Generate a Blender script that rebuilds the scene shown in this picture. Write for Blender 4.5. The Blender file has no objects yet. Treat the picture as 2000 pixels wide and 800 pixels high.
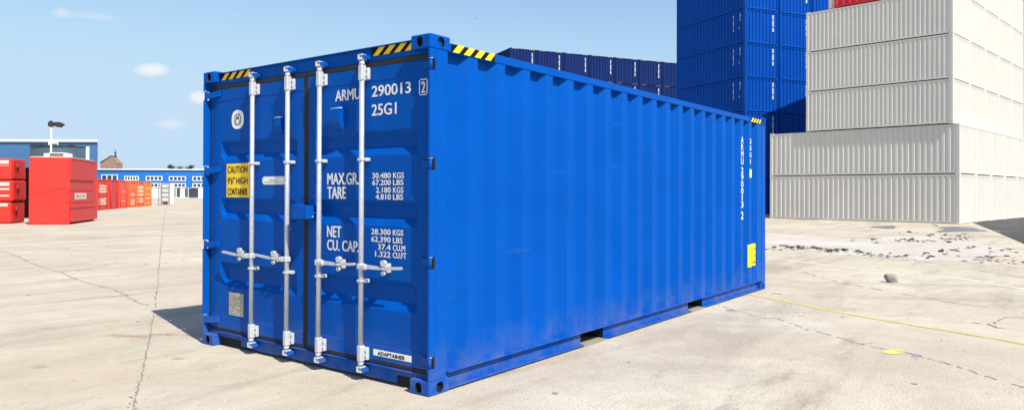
import bpy, bmesh, math, random
from mathutils import Vector, Matrix

# ------------------------------------------------------------------ camera, sky, sun, exposure
scene = bpy.context.scene
COL = scene.collection
KZ = 0.73155            # the yard is a little squat: heights are given in metres and multiplied by this
CAM = Vector((-3.0918, -2.9161, 1.19293))
RIGHT = Vector((0.60608132, -0.79539594, 0.00327457))
UP = Vector((-0.00609338, -0.00052625, 0.99998130))
FWD = Vector((0.79537934, 0.60608994, 0.00516559))
cd = bpy.data.cameras.new('camera')
cam = bpy.data.objects.new('camera', cd)
COL.objects.link(cam)
m = Matrix.Identity(4)
for i in range(3):
    m[i][0], m[i][1], m[i][2], m[i][3] = RIGHT[i], UP[i], -FWD[i], CAM[i]
cam.matrix_world = m
cd.sensor_fit = 'HORIZONTAL'
cd.sensor_width = 36
cd.lens = 36 * 1419.726 / 2000
cd.shift_x = 11.05 / 2000
cd.shift_y = -32.8 / 2000
cd.clip_start = 0.05
cd.clip_end = 6000
scene.camera = cam

SUN_H = Vector((-0.272, -0.962, 0)).normalized()
SUN_EL = math.radians(47.6)
TO_SUN = Vector((SUN_H.x * math.cos(SUN_EL), SUN_H.y * math.cos(SUN_EL), math.sin(SUN_EL)))
sl = bpy.data.lights.new('sun', 'SUN')
sl.energy = 4.2
sl.angle = math.radians(0.5)
sl.color = (1.0, 0.955, 0.88)
sun = bpy.data.objects.new('sun', sl)
COL.objects.link(sun)
sun.rotation_euler = (-TO_SUN).to_track_quat('-Z', 'Y').to_euler()

scene.view_settings.view_transform = 'Standard'
scene.view_settings.look = 'None'
scene.view_settings.exposure = 0.62
scene.view_settings.gamma = 1.0
scene.view_settings.use_curve_mapping = False

world = bpy.data.worlds.new('World')
scene.world = world
world.use_nodes = True
nt = world.node_tree
nt.nodes.clear()
N = nt.nodes.new
wout = N('ShaderNodeOutputWorld')
bg = N('ShaderNodeBackground')
bg.inputs['Strength'].default_value = 0.117
sky = N('ShaderNodeTexSky')
sky.sky_type = 'NISHITA'
sky.sun_disc = False
sky.sun_elevation = SUN_EL
sky.sun_rotation = math.atan2(SUN_H.x, SUN_H.y)
sky.altitude = 0
sky.air_density = 1.0
sky.dust_density = 0.7
sky.ozone_density = 1.6
# a few small fair-weather clouds, fixed to directions of the sky
geo = N('ShaderNodeTexCoord')
noi = N('ShaderNodeTexNoise')
noi.inputs['Scale'].default_value = 26
noi.inputs['Detail'].default_value = 5
nt.links.new(geo.outputs['Generated'], noi.inputs['Vector'])
def wm(op, a, b=None, c=None, clamp=False):
    n = N('ShaderNodeMath'); n.operation = op; n.use_clamp = clamp
    for k, v in enumerate((a, b, c)):
        if v is None: continue
        if isinstance(v, (int, float)): n.inputs[k].default_value = v
        else: nt.links.new(v, n.inputs[k])
    return n.outputs[0]
def vdot(vec):
    n = N('ShaderNodeVectorMath'); n.operation = 'DOT_PRODUCT'
    nt.links.new(geo.outputs['Generated'], n.inputs[0]); n.inputs[1].default_value = vec
    return n.outputs['Value']
total = None
for az, el, wa, ha, op in ((68.9, 11.75, 0.9, 0.55, .45), (66.9, 11.75, 2.0, .42, .30), (63.3, 8.5, 1.45, .62, .95),
                           (60.0, 6.75, 1.1, .62, .95), (62.2, 4.75, 1.5, .5, .40),):
    a, e = math.radians(az), math.radians(el)
    c = Vector((math.cos(a) * math.cos(e), math.sin(a) * math.cos(e), math.sin(e)))
    t1 = Vector((-math.sin(a), math.cos(a), 0)); t2 = c.cross(t1)
    x = wm('MULTIPLY', vdot(t1), 1 / math.radians(wa * .8)); y = wm('MULTIPLY', vdot(t2), 1 / math.radians(ha * .8))
    x = wm('ADD', x, wm('MULTIPLY', wm('SUBTRACT', noi.outputs['Fac'], 0.5), 0.9))
    d = wm('SQRT', wm('ADD', wm('MULTIPLY', x, x), wm('MULTIPLY', y, y)))
    d = wm('ADD', d, wm('MULTIPLY', wm('SUBTRACT', noi.outputs['Fac'], 0.5), 1.7))
    front = wm('GREATER_THAN', vdot(c), 0.5)
    k = wm('MULTIPLY', wm('MULTIPLY', wm('SUBTRACT', 1.0, d), 1.6, None, True), op)
    k = wm('MULTIPLY', k, front)
    total = k if total is None else wm('MAXIMUM', total, k)
mix = N('ShaderNodeMix'); mix.data_type = 'RGBA'
nt.links.new(total, mix.inputs[0])
sep = N('ShaderNodeSeparateXYZ'); nt.links.new(sky.outputs[0], sep.inputs[0])
com = N('ShaderNodeCombineXYZ')
for i, top in enumerate((3.1, 4.15, 5.2)):
    sm = N('ShaderNodeMath'); sm.operation = 'SMOOTH_MIN'
    nt.links.new(sep.outputs[i], sm.inputs[0]); sm.inputs[1].default_value = top; sm.inputs[2].default_value = 1.8
    nt.links.new(sm.outputs[0], com.inputs[i])
nt.links.new(com.outputs[0], mix.inputs[6])
mix.inputs[7].default_value = (4.9, 5.0, 5.2, 1)
nt.links.new(mix.outputs[2], bg.inputs['Color'])
nt.links.new(bg.outputs[0], wout.inputs[0])

# ------------------------------------------------------------------ helpers
R_H = Vector((0.6061, -0.7954, 0)); F_H = Vector((0.7954, 0.6061, 0))
def W(lat, dep, z=0.0):
    """a place given by metres to the side and metres ahead of the standpoint"""
    p = CAM + R_H * lat + F_H * dep
    return Vector((p.x, p.y, z * KZ))
def yaw(lat, dep):
    d = R_H * lat + F_H * dep
    return math.atan2(d.y, d.x)

class MB:
    def __init__(self): self.bm = bmesh.new(); self.mi = 0; self.uvl = None
    def _done(self, verts, M=None):
        if M is not None:
            for v in verts: v.co = M @ v.co
        for v in verts:
            for f in v.link_faces: f.material_index = self.mi
    def box(self, x0, x1, y0, y1, z0, z1, bev=0.0, M=None, seg=1):
        x0, x1 = min(x0, x1), max(x0, x1); y0, y1 = min(y0, y1), max(y0, y1); z0, z1 = min(z0, z1), max(z0, z1)
        r = bmesh.ops.create_cube(self.bm, size=1)
        vs = r['verts']
        for v in vs:
            v.co = Vector(((x0 + x1) / 2 + v.co.x * (x1 - x0), (y0 + y1) / 2 + v.co.y * (y1 - y0), (z0 + z1) / 2 + v.co.z * (z1 - z0)))
        if bev > 0:
            es = list({e for v in vs for e in v.link_edges})
            r = bmesh.ops.bevel(self.bm, geom=es, offset=bev, segments=seg, profile=0.5, affect='EDGES')
            vs = list({v for f in r['faces'] for v in f.verts} | {v for v in vs if v.is_valid})
        self._done(vs, M); return vs
    def tube(self, p0, p1, r0, r1=None, seg=12, caps=True):
        p0, p1 = Vector(p0), Vector(p1); r1 = r0 if r1 is None else r1
        ax = (p1 - p0); L = ax.length
        q = ax.to_track_quat('Z', 'Y').to_matrix().to_4x4()
        r = bmesh.ops.create_cone(self.bm, cap_ends=caps, cap_tris=False, segments=seg, radius1=r0, radius2=max(r1, 1e-4), depth=L)
        M = Matrix.Translation((p0 + p1) / 2) @ q
        for v in r['verts']: v.co = M @ v.co
        for v in r['verts']:
            for f in v.link_faces:
                f.material_index = self.mi
                f.smooth = len(f.verts) == 4
        return r['verts']
    def poly(self, pts):
        vs = [self.bm.verts.new(p) for p in pts]
        f = self.bm.faces.new(vs); f.material_index = self.mi
        return f
    def prism(self, pts, vec):
        vec = Vector(vec); n = len(pts)
        a = [self.bm.verts.new(Vector(p)) for p in pts]; b = [self.bm.verts.new(Vector(p) + vec) for p in pts]
        fs = [self.bm.faces.new(a[::-1]), self.bm.faces.new(b)]
        for i in range(n): fs.append(self.bm.faces.new((a[i], a[(i + 1) % n], b[(i + 1) % n], b[i])))
        for f in fs: f.material_index = self.mi
    def grid(self, rows):
        """quads between successive rows of points"""
        vr = [[self.bm.verts.new(p) for p in r] for r in rows]
        for a, b in zip(vr, vr[1:]):
            for i in range(len(a) - 1):
                f = self.bm.faces.new((a[i], a[i + 1], b[i + 1], b[i])); f.material_index = self.mi
    def text(self, s, origin, u, v, w, h, off=0.012, depth=None):
        """flat painted lettering: origin is the lower left corner, u and v the reading and up directions"""
        verts, faces = glyphs(s, 0)
        origin, u, v = Vector(origin), Vector(u), Vector(v); nn = u.cross(v).normalized() * .00025
        bold = off * h
        for k, (du, dv) in enumerate(((0, 0), (-1, 0), (1, 0), (0, .6), (0, -.6)) if off > 0 else ((0, 0),)):
            q = origin + nn * k
            vs = [self.bm.verts.new(q + u * (x * w + du * bold) + v * (y * h + dv * bold)) for x, y in verts]
            for f in faces:
                try:
                    nf = self.bm.faces.new([vs[i] for i in f]); nf.material_index = self.mi
                except ValueError: pass
    def build(self, name, mats, parent=None, recalc=True, squash=True):
        if recalc: bmesh.ops.recalc_face_normals(self.bm, faces=self.bm.faces[:])
        if squash:
            for v in self.bm.verts: v.co.z *= KZ
        me = bpy.data.meshes.new(name)
        self.bm.to_mesh(me); self.bm.free()
        for mt in (mats if isinstance(mats, (list, tuple)) else [mats]): me.materials.append(mt)
        o = bpy.data.objects.new(name, me)
        COL.objects.link(o)
        if parent is not None: o.parent = parent
        return o

_gl = {}
def glyphs(s, off):
    key = (s, off)
    if key in _gl: return _gl[key]
    cu = bpy.data.curves.new('lettering_source', 'FONT')
    cu.body = s; cu.offset = off; cu.resolution_u = 3; cu.fill_mode = 'FRONT'
    ob = bpy.data.objects.new('lettering_source', cu)
    COL.objects.link(ob)
    dg = bpy.context.evaluated_depsgraph_get()
    me = bpy.data.meshes.new_from_object(ob.evaluated_get(dg))
    pts = [(v.co.x, v.co.y) for v in me.vertices]
    fs = [tuple(p.vertices) for p in me.polygons]
    bpy.data.objects.remove(ob); bpy.data.curves.remove(cu); bpy.data.meshes.remove(me)
    x0 = min(p[0] for p in pts); x1 = max(p[0] for p in pts)
    y0 = -off if any(c in s for c in ',;') else min(p[1] for p in pts); y1 = max(p[1] for p in pts)
    out = ([((x - x0) / (x1 - x0), (y - y0) / (y1 - y0)) for x, y in pts], fs)
    _gl[key] = out
    return out

def tag(o, label=None, cat=None, group=None, kind=None):
    if label: o['label'] = label
    if cat: o['category'] = cat
    if group: o['group'] = group
    if kind: o['kind'] = kind
    return o
def empty(name, loc=(0, 0, 0), rz=0.0):
    o = bpy.data.objects.new(name, None); COL.objects.link(o)
    o.location = loc; o.rotation_euler = (0, 0, rz); o.empty_display_size = 0.3
    return o
def dup(o, loc=None, rz=None, parent=None):
    c = o.copy(); COL.objects.link(c)
    if parent is not None: c.parent = parent
    if loc is not None: c.location = loc
    if rz is not None: c.rotation_euler = (0, 0, rz)
    for ch in list(o.children): dup(ch, parent=c)
    return c

# ------------------------------------------------------------------ materials
def mat(name, col, rough=0.5, metal=0.0, var=0.06, vscale=1.2, bump=0.0, bscale=8.0, dirt=None, dirt_amt=0.0, dirt_scale=(1, 1, 1), spec=0.5, coat=0.0, worn=False):
    mt = bpy.data.materials.new(name); mt.use_nodes = True
    t = mt.node_tree; t.nodes.clear()
    n = t.nodes.new
    out = n('ShaderNodeOutputMaterial'); b = n('ShaderNodeBsdfPrincipled')
    t.links.new(b.outputs[0], out.inputs[0])
    b.inputs['Roughness'].default_value = rough; b.inputs['Metallic'].default_value = metal
    b.inputs['Specular IOR Level'].default_value = spec
    b.inputs['Coat Weight'].default_value = coat; b.inputs['Coat Roughness'].default_value = 0.15
    tc = n('ShaderNodeTexCoord')
    nz = n('ShaderNodeTexNoise'); nz.inputs['Scale'].default_value = vscale; nz.inputs['Detail'].default_value = 6
    nz.inputs['Roughness'].default_value = 0.65
    t.links.new(tc.outputs['Object'], nz.inputs['Vector'])
    rp = n('ShaderNodeMapRange'); rp.inputs['From Min'].default_value = 0.3; rp.inputs['From Max'].default_value = 0.7
    rp.inputs['To Min'].default_value = 1 - var; rp.inputs['To Max'].default_value = 1 + var
    t.links.new(nz.outputs['Fac'], rp.inputs['Value'])
    mx = n('ShaderNodeVectorMath'); mx.operation = 'SCALE'; mx.inputs[0].default_value = col[:3]
    t.links.new(rp.outputs[0], mx.inputs['Scale'])
    last = mx.outputs[0]
    if dirt is not None:
        mp = n('ShaderNodeMapping'); mp.inputs['Scale'].default_value = dirt_scale
        t.links.new(tc.outputs['Object'], mp.inputs[0])
        dz = n('ShaderNodeTexNoise'); dz.inputs['Scale'].default_value = 1.0; dz.inputs['Detail'].default_value = 8; dz.inputs['Roughness'].default_value = 0.7
        t.links.new(mp.outputs[0], dz.inputs['Vector'])
        dr = n('ShaderNodeMapRange'); dr.inputs['From Min'].default_value = 0.5; dr.inputs['From Max'].default_value = 0.78
        dr.inputs['To Max'].default_value = dirt_amt
        t.links.new(dz.outputs['Fac'], dr.inputs['Value'])
        mm = n('ShaderNodeMix'); mm.data_type = 'RGBA'
        t.links.new(dr.outputs[0], mm.inputs[0]); t.links.new(last, mm.inputs[6]); mm.inputs[7].default_value = (*dirt, 1)
        last = mm.outputs[2]
    if worn:       # handling scuffs, a little road dust low down, rust specks
        def layer(last, scale, lo, hi, amt, colr, low=None):
            mp = n('ShaderNodeMapping'); mp.inputs['Scale'].default_value = scale
            t.links.new(tc.outputs['Object'], mp.inputs[0])
            z = n('ShaderNodeTexNoise'); z.inputs['Scale'].default_value = 1.0; z.inputs['Detail'].default_value = 7; z.inputs['Roughness'].default_value = 0.7
            t.links.new(mp.outputs[0], z.inputs['Vector'])
            q = n('ShaderNodeMapRange'); q.inputs['From Min'].default_value = lo; q.inputs['From Max'].default_value = hi; q.inputs['To Max'].default_value = amt
            t.links.new(z.outputs['Fac'], q.inputs['Value']); fac = q.outputs[0]
            if low:
                sp = n('ShaderNodeSeparateXYZ'); t.links.new(tc.outputs['Object'], sp.inputs[0])
                g = n('ShaderNodeMapRange'); g.inputs['From Min'].default_value = 0.0; g.inputs['From Max'].default_value = low; g.inputs['To Min'].default_value = 1; g.inputs['To Max'].default_value = 0
                t.links.new(sp.outputs[2], g.inputs['Value'])
                k = n('ShaderNodeMath'); k.operation = 'MULTIPLY'; t.links.new(fac, k.inputs[0]); t.links.new(g.outputs[0], k.inputs[1]); fac = k.outputs[0]
            mm = n('ShaderNodeMix'); mm.data_type = 'RGBA'
            t.links.new(fac, mm.inputs[0]); t.links.new(last, mm.inputs[6]); mm.inputs[7].default_value = (*colr, 1)
            return mm.outputs[2]
        last = layer(last, (1.6, 1.6, 16), .64, .72, .30, (0.07, 0.15, 0.36))
        last = layer(last, (5, 5, 5), .40, .70, .45, (0.20, 0.19, 0.20), .35)
        last = layer(last, (34, 34, 26), .74, .78, .60, (0.10, 0.05, 0.03))
    t.links.new(last, b.inputs['Base Color'])
    rr = n('ShaderNodeMapRange'); rr.inputs['To Min'].default_value = max(0.03, rough - 0.08); rr.inputs['To Max'].default_value = min(1, rough + 0.1)
    t.links.new(nz.outputs['Fac'], rr.inputs['Value']); t.links.new(rr.outputs[0], b.inputs['Roughness'])
    if bump > 0:
        bz = n('ShaderNodeTexNoise'); bz.inputs['Scale'].default_value = bscale; bz.inputs['Detail'].default_value = 4
        t.links.new(tc.outputs['Object'], bz.inputs['Vector'])
        bp = n('ShaderNodeBump'); bp.inputs['Strength'].default_value = bump; bp.inputs['Distance'].default_value = 0.02
        t.links.new(bz.outputs['Fac'], bp.inputs['Height']); t.links.new(bp.outputs[0], b.inputs['Normal'])
    return mt

BLUE = mat('blue_paint', (0.0, 0.073, 0.375), rough=0.40, var=0.09, vscale=1.4, bump=0.10, bscale=3.0, dirt=(0.003, 0.078, 0.29), dirt_amt=0.40, dirt_scale=(6, 6, .7), worn=True, spec=0.06)
BLUEY = mat('blue_paint_weathered', (0.0, 0.062, 0.36), rough=0.5, var=0.08, vscale=0.6, dirt=(0.0, 0.045, 0.24), dirt_amt=0.35, dirt_scale=(1.2, 1.2, .3), spec=0.1)
NAVY = mat('navy_paint', (0.006, 0.021, 0.115), rough=0.6, var=0.10, vscale=0.6, dirt=(0.012, 0.03, 0.12), dirt_amt=0.35, dirt_scale=(1, 1, .3), spec=0.1)
WHITEC = mat('white_container_paint', (0.66, 0.63, 0.575), rough=0.65, var=0.04, vscale=0.7, dirt=(0.56, 0.52, 0.46), dirt_amt=0.35, dirt_scale=(2.5, 2.5, 0.35), spec=0.15)
REDC = mat('red_container_paint', (0.62, 0.012, 0.022), rough=0.5, var=0.05, dirt=(0.3, 0.05, 0.05), dirt_amt=0.2)
RED = mat('red_steel_paint', (0.63, 0.028, 0.017), rough=0.5, var=0.05, vscale=1.5, dirt=(0.55, 0.045, 0.04), dirt_amt=0.4, dirt_scale=(2, 2, 1))
RED2 = mat('red_weathered_paint', (0.60, 0.022, 0.016), rough=0.5, var=0.08, vscale=1.5)
ORANGE = mat('orange_paint', (0.80, 0.125, 0.016), rough=0.5, var=0.06)
ORANGE2 = mat('light_orange_paint', (0.85, 0.20, 0.02), rough=0.5, var=0.06)
REDORANGE = mat('red_orange_paint', (0.75, 0.075, 0.03), rough=0.5, var=0.06)
GALV = mat('galvanised_steel', (0.50, 0.53, 0.56), rough=0.38, metal=0.35, var=0.13, vscale=28, spec=0.5)
GALV2 = mat('galvanised_castings', (0.52, 0.54, 0.56), rough=0.45, metal=0.15, var=0.12, vscale=20)
RUBBER = mat('black_rubber', (0.010, 0.009, 0.011), rough=0.7, var=0.3, vscale=15, dirt=(0.10, 0.07, 0.06), dirt_amt=0.25, dirt_scale=(6, 6, 30))
HOLE_SHADE = mat('painted_hole_shade', (0.008, 0.008, 0.010), rough=0.9, var=0.1)  # near-black colour put in for the shade inside openings and recesses
LETTER = mat('white_lettering', (0.70, 0.71, 0.71), rough=0.5, var=0.03)
BLACKP = mat('black_print', (0.010, 0.009, 0.008), rough=0.7, spec=0.08)
YELLOW = mat('yellow_sticker', (0.93, 0.60, 0.006), rough=0.45, var=0.05, vscale=5)
YELLOW2 = mat('bright_yellow_sticker', (0.90, 0.74, 0.02), rough=0.45, var=0.05, vscale=5)
PLATE = mat('stainless_plate', (0.44, 0.41, 0.34), rough=0.5, metal=0.15, var=0.25, vscale=30)
WHITEP = mat('white_trim_paint', (0.80, 0.80, 0.78), rough=0.6)
GREYTXT = mat('faded_grey_print', (0.22, 0.22, 0.22), rough=0.6)
BLDG1 = mat('pale_blue_cladding', (0.045, 0.135, 0.30), rough=0.6, var=0.05, vscale=0.2)
BLDG2 = mat('bright_blue_cladding', (0.012, 0.155, 0.52), rough=0.6, var=0.04, vscale=0.2)
TEAL = mat('grey_teal_cladding', (0.055, 0.10, 0.13), rough=0.5, var=0.12, vscale=1.5)
GLASS = mat('dark_window_glass', (0.05, 0.06, 0.09), rough=0.2, var=0.3, vscale=1.5)
GREYD = mat('grey_shutter', (0.32, 0.33, 0.33), rough=0.6)
DARK = mat('dark_grey_metal', (0.025, 0.026, 0.028), rough=0.5)
BRICK = mat('brown_brick', (0.25, 0.165, 0.135), rough=0.9, var=0.35, vscale=1.2, dirt=(0.36, 0.28, 0.24), dirt_amt=0.7, dirt_scale=(1.5, 1.5, 1.5))
ROOFM = mat('dark_roof_tiles', (0.09, 0.055, 0.05), rough=0.9, var=0.3)
BARK = mat('tree_bark', (0.12, 0.09, 0.07), rough=0.9)
LEAF = mat('dark_leaves', (0.040, 0.055, 0.035), rough=0.8, var=0.3, vscale=3)
STONE = mat('broken_concrete', (0.30, 0.28, 0.26), rough=0.95, var=0.45, vscale=6, bump=0.4, bscale=12)
RUBBLE = mat('dark_rubble', (0.055, 0.045, 0.048), rough=0.95, var=0.6, vscale=1.5)

def concrete(name, c_lo, c_hi, stain, seed=0.0, smear=0.75, spots=()):
    mt = bpy.data.materials.new(name); mt.use_nodes = True
    t = mt.node_tree; t.nodes.clear(); n = t.nodes.new
    out = n('ShaderNodeOutputMaterial'); b = n('ShaderNodeBsdfPrincipled'); t.links.new(b.outputs[0], out.inputs[0])
    b.inputs['Roughness'].default_value = 0.9; b.inputs['Specular IOR Level'].default_value = 0.2
    tc = n('ShaderNodeTexCoord')
    mp = n('ShaderNodeMapping'); mp.inputs['Location'].default_value = (seed, seed * .7, 0)
    t.links.new(tc.outputs['Object'], mp.inputs[0])
    def noise(scale, detail=6, rough=0.6, dist=0.0, stretch=None):
        z = n('ShaderNodeTexNoise'); z.inputs['Scale'].default_value = scale; z.inputs['Detail'].default_value = detail
        z.inputs['Roughness'].default_value = rough; z.inputs['Distortion'].default_value = dist
        if stretch:
            m2 = n('ShaderNodeMapping'); m2.inputs['Scale'].default_value = stretch[:3]; m2.inputs['Rotation'].default_value = (0, 0, stretch[3])
            t.links.new(mp.outputs[0], m2.inputs[0]); t.links.new(m2.outputs[0], z.inputs['Vector'])
        else: t.links.new(mp.outputs[0], z.inputs['Vector'])
        return z.outputs['Fac']
    def rng(v, a, bb, c=0.0, d=1.0, smooth=True):
        r = n('ShaderNodeMapRange'); r.inputs['From Min'].default_value = a; r.inputs['From Max'].default_value = bb
        r.inputs['To Min'].default_value = c; r.inputs['To Max'].default_value = d
        if smooth: r.interpolation_type = 'SMOOTHSTEP'
        t.links.new(v, r.inputs['Value']); return r.outputs[0]
    def mixc(f, a, bb):
        m3 = n('ShaderNodeMix'); m3.data_type = 'RGBA'; t.links.new(f, m3.inputs[0])
        for k, c in ((6, a), (7, bb)):
            if isinstance(c, tuple): m3.inputs[k].default_value = (*c, 1)
            else: t.links.new(c, m3.inputs[k])
        return m3.outputs[2]
    c = mixc(rng(noise(0.35, 9, 0.68, 0.6), 0.34, 0.66), c_lo, c_hi)
    c = mixc(rng(noise(2.3, 8, 0.72, 0.8), 0.40, 0.66, 0, 0.5), c, tuple(x * .86 for x in c_lo))
    # worn traffic smears, stretched along the yard
    c = mixc(rng(noise(1.0, 8, 0.7, 0.8, (0.16, 0.9, 1, math.radians(-28))), 0.47, 0.70, 0, smear), c, stain)
    c = mixc(rng(noise(1.0, 9, 0.75, 0.3, (0.5, 2.4, 1, math.radians(-60))), 0.53, 0.72, 0, smear), c, tuple(x * .8 for x in stain))
    # reddish-brown patches
    c = mixc(rng(noise(0.55, 7, 0.7, 1.0), 0.60, 0.74, 0, 0.45), c, (0.43, 0.30, 0.215))
    # rust-brown spills with ragged edges at fixed places of the yard
    if spots:
        nz1 = noise(7.0, 8, 0.75, 0.6); nz2 = noise(24.0, 5, 0.7)
        sep = n('ShaderNodeSeparateXYZ'); t.links.new(tc.outputs['Object'], sep.inputs[0])
        def mth(op, a, bb):
            q = n('ShaderNodeMath'); q.operation = op
            for k, v in enumerate((a, bb)):
                if isinstance(v, (int, float)): q.inputs[k].default_value = v
                else: t.links.new(v, q.inputs[k])
            return q.outputs[0]
        for sx, sy, ra, rb, ang, amt, colr in spots:
            dx, dy = mth('SUBTRACT', sep.outputs[0], sx), mth('SUBTRACT', sep.outputs[1], sy)
            ca, sa = math.cos(math.radians(ang)), math.sin(math.radians(ang))
            u = mth('MULTIPLY', mth('ADD', mth('MULTIPLY', dx, ca), mth('MULTIPLY', dy, sa)), 1 / ra)
            v = mth('MULTIPLY', mth('SUBTRACT', mth('MULTIPLY', dy, ca), mth('MULTIPLY', dx, sa)), 1 / rb)
            d = mth('SQRT', mth('ADD', mth('MULTIPLY', u, u), mth('MULTIPLY', v, v)), 0)
            d = mth('ADD', d, mth('MULTIPLY', mth('SUBTRACT', nz1, .5), 3.2)); d = mth('ADD', d, mth('MULTIPLY', mth('SUBTRACT', nz2, .5), 1.6))
            c = mixc(rng(d, 0.25, 1.0, amt, 0.0), c, colr)
    # pale dusty blotches
    c = mixc(rng(noise(0.8, 9, 0.75, 0.6), 0.55, 0.70, 0, 0.55), c, (0.62, 0.575, 0.49))
    # speckle: small dark chips and grit
    c = mixc(rng(noise(26, 3, 0.6), 0.62, 0.72, 0, 0.62), c, (0.17, 0.145, 0.12))
    c = mixc(rng(noise(7.5, 6, 0.75, 0.5), 0.60, 0.72, 0, 0.55), c, (0.24, 0.20, 0.165))
    c = mixc(rng(noise(90, 2, 0.6), 0.35, 0.70, 0, 0.45), c, tuple(x * .72 for x in c_lo))
    t.links.new(c, b.inputs['Base Color'])
    ad = n('ShaderNodeMath'); ad.operation = 'ADD'; t.links.new(noise(9, 8, 0.75), ad.inputs[0]); t.links.new(noise(60, 4, 0.6), ad.inputs[1])
    bp = n('ShaderNodeBump'); bp.inputs['Strength'].default_value = 0.55; bp.inputs['Distance'].default_value = 0.015
    t.links.new(ad.outputs[0], bp.inputs['Height']); t.links.new(bp.outputs[0], b.inputs['Normal'])
    return mt
BRN, PNK, GRY = (0.33, 0.205, 0.135), (0.50, 0.36, 0.26), (0.34, 0.295, 0.245)
CONC = concrete('yard_concrete', (0.52, 0.445, 0.34), (0.645, 0.575, 0.46), (0.335, 0.28, 0.22), spots=[(-.20, 3.16, .30, .10, -55, .85, BRN), (-.02, 3.02, .22, .07, -50, .9, BRN), (.10, 2.84, .14, .04, -50, .8, BRN), (-.39, 2.08, .09, .03, -60, .7, BRN), (-.49, 4.09, .10, .04, -60, .6, BRN), (-1.08, 2.58, .14, .05, -60, .6, BRN), (-.9, 2.2, .9, .5, -50, .30, PNK), (-.3, 3.6, 1.1, .6, -50, .25, PNK), (2.6, -1.3, 1.2, .6, -60, .28, PNK), (3.22, -1.65, .16, .03, -52, .8, BRN), (1.6, -.9, .7, .25, -55, .35, GRY), (6.6, -2.2, 2.4, .22, -62, .45, GRY), (8.3, -2.4, 2.6, .20, -60, .40, GRY), (7.3, -.6, 1.8, .14, -58, .35, GRY), (4.6, -.7, .8, .3, -50, .35, GRY), (9.0, 22.0, 8, 1.2, -40, .30, GRY), (2.2, 9.6, 2.2, .5, -42, .25, GRY)])
PALE = concrete('pale_dusty_concrete', (0.56, 0.495, 0.42), (0.67, 0.63, 0.58), (0.44, 0.39, 0.34), 31.0, 0.3)
SHADOW_GREY = concrete('painted_shadow_grey', (0.085, 0.082, 0.078), (0.11, 0.106, 0.101), (0.065, 0.062, 0.06), 12.0, 0.5)  # even grey that stands in for shadow on the ground
CRACK = mat('crack_dirt', (0.30, 0.235, 0.175), rough=1.0, var=0.5, vscale=3)
LINEY = mat('worn_yellow_road_paint', (0.58, 0.48, 0.12), rough=0.8, var=0.15, vscale=3, dirt=(0.52, 0.46, 0.33), dirt_amt=0.9, dirt_scale=(5, 5, 1))
LINEW = mat('worn_white_road_paint', (0.74, 0.71, 0.66), rough=0.8, var=0.1, vscale=3, dirt=(0.55, 0.50, 0.42), dirt_amt=0.9, dirt_scale=(3, 3, 1))
PUD = mat('dark_wet_patch', (0.17, 0.17, 0.18), rough=0.6, var=0.25, vscale=2)
BLUEBIT = mat('blue_paint_spill', (0.30, 0.28, 0.42), rough=0.8, var=0.2)
REDBIT = mat('red_paint_spill', (0.6, 0.12, 0.1), rough=0.8)
LIMEBIT = mat('yellow_paint_spill', (0.66, 0.58, 0.16), rough=0.8)

# ------------------------------------------------------------------ ground
b = MB()
b.poly([(-1500, -1500, 0), (1500, -1500, 0), (1500, 1500, 0), (-1500, 1500, 0)])
tag(b.build('ground', CONC), 'pale sunlit concrete of the container yard', None, None, 'structure')

rnd = random.Random(5)
def jag(pts, step, amp, rng):
    out = [Vector((*pts[0], 0))]
    for a, c in zip(pts, pts[1:]):
        a, c = Vector((*a, 0)), Vector((*c, 0)); L = (c - a).length; k = max(1, int(L / step)); nrm = Vector((-(c - a).y, (c - a).x, 0)) / max(L, 1e-6)
        for i in range(1, k + 1):
            out.append(a.lerp(c, i / k) + nrm * rng.uniform(-amp, amp) * (0 if i == k else 1))
    return out
def strip(mb, pts, w0, w1, z, rng, gaps=0.0):
    for i in range(len(pts) - 1):
        if rng.random() < gaps: continue
        a, c = pts[i], pts[i + 1]
        d = (c - a).normalized(); nn = Vector((-d.y, d.x, 0))
        wa, wb = rng.uniform(w0, w1) / 2, rng.uniform(w0, w1) / 2
        mb.poly([a + nn * wa + Vector((0, 0, z)), a - nn * wa + Vector((0, 0, z)), c - nn * wb + Vector((0, 0, z)), c + nn * wb + Vector((0, 0, z))])
def blob(mb, pts, z, rng, amp=0.12, sub=4, cx=None):
    """irregular flat patch: outline refined and roughened"""
    o = jag([*pts, pts[0]], max(0.02, sum((Vector((*pts[i], 0)) - Vector((*pts[i - 1], 0))).length for i in range(len(pts))) / (len(pts) * sub)), amp, rng)[:-1]
    f = mb.poly([p + Vector((0, 0, z)) for p in o])
    bmesh.ops.triangulate(mb.bm, faces=[f])

b = MB()
joint = [(-1.17, 1.1), (-1.04, 1.34), (-0.79, 1.78), (-0.53, 2.26), (-0.15, 2.95), (0.2, 3.61), (0.57, 4.29), (1.47, 6.0), (3.14, 9.2), (6.2, 15.05), (11.89, 25.89), (24.3, 49.41)]
strip(b, jag([(-2.4, -1.2), *joint[:7]], 0.035, 0.007, rnd), 0.003, 0.012, 0.004, rnd, 0.06)
strip(b, jag(joint[6:], 0.12, 0.012, rnd), 0.006, 0.022, 0.004, rnd, 0.35)
crack1 = [(2.39, 14.67), (2.27, 13.6), (2.01, 12.13), (1.65, 10.35), (1.45, 9.12), (1.42, 8.71), (1.17, 7.55), (1.08, 6.88), (1.04, 6.45), (1.03, 6.16), (0.87, 5.53), (0.71, 4.94), (0.66, 4.6)]
strip(b, jag(crack1, 0.05, 0.022, rnd), 0.004, 0.022, 0.004, rnd, 0.2)
strip(b, jag([(1.42, 8.71), (1.66, 8.75), (2.2, 9.15), (2.34, 9.24)], 0.1, 0.03, rnd), 0.008, 0.03, 0.004, rnd, 0.2)
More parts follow.
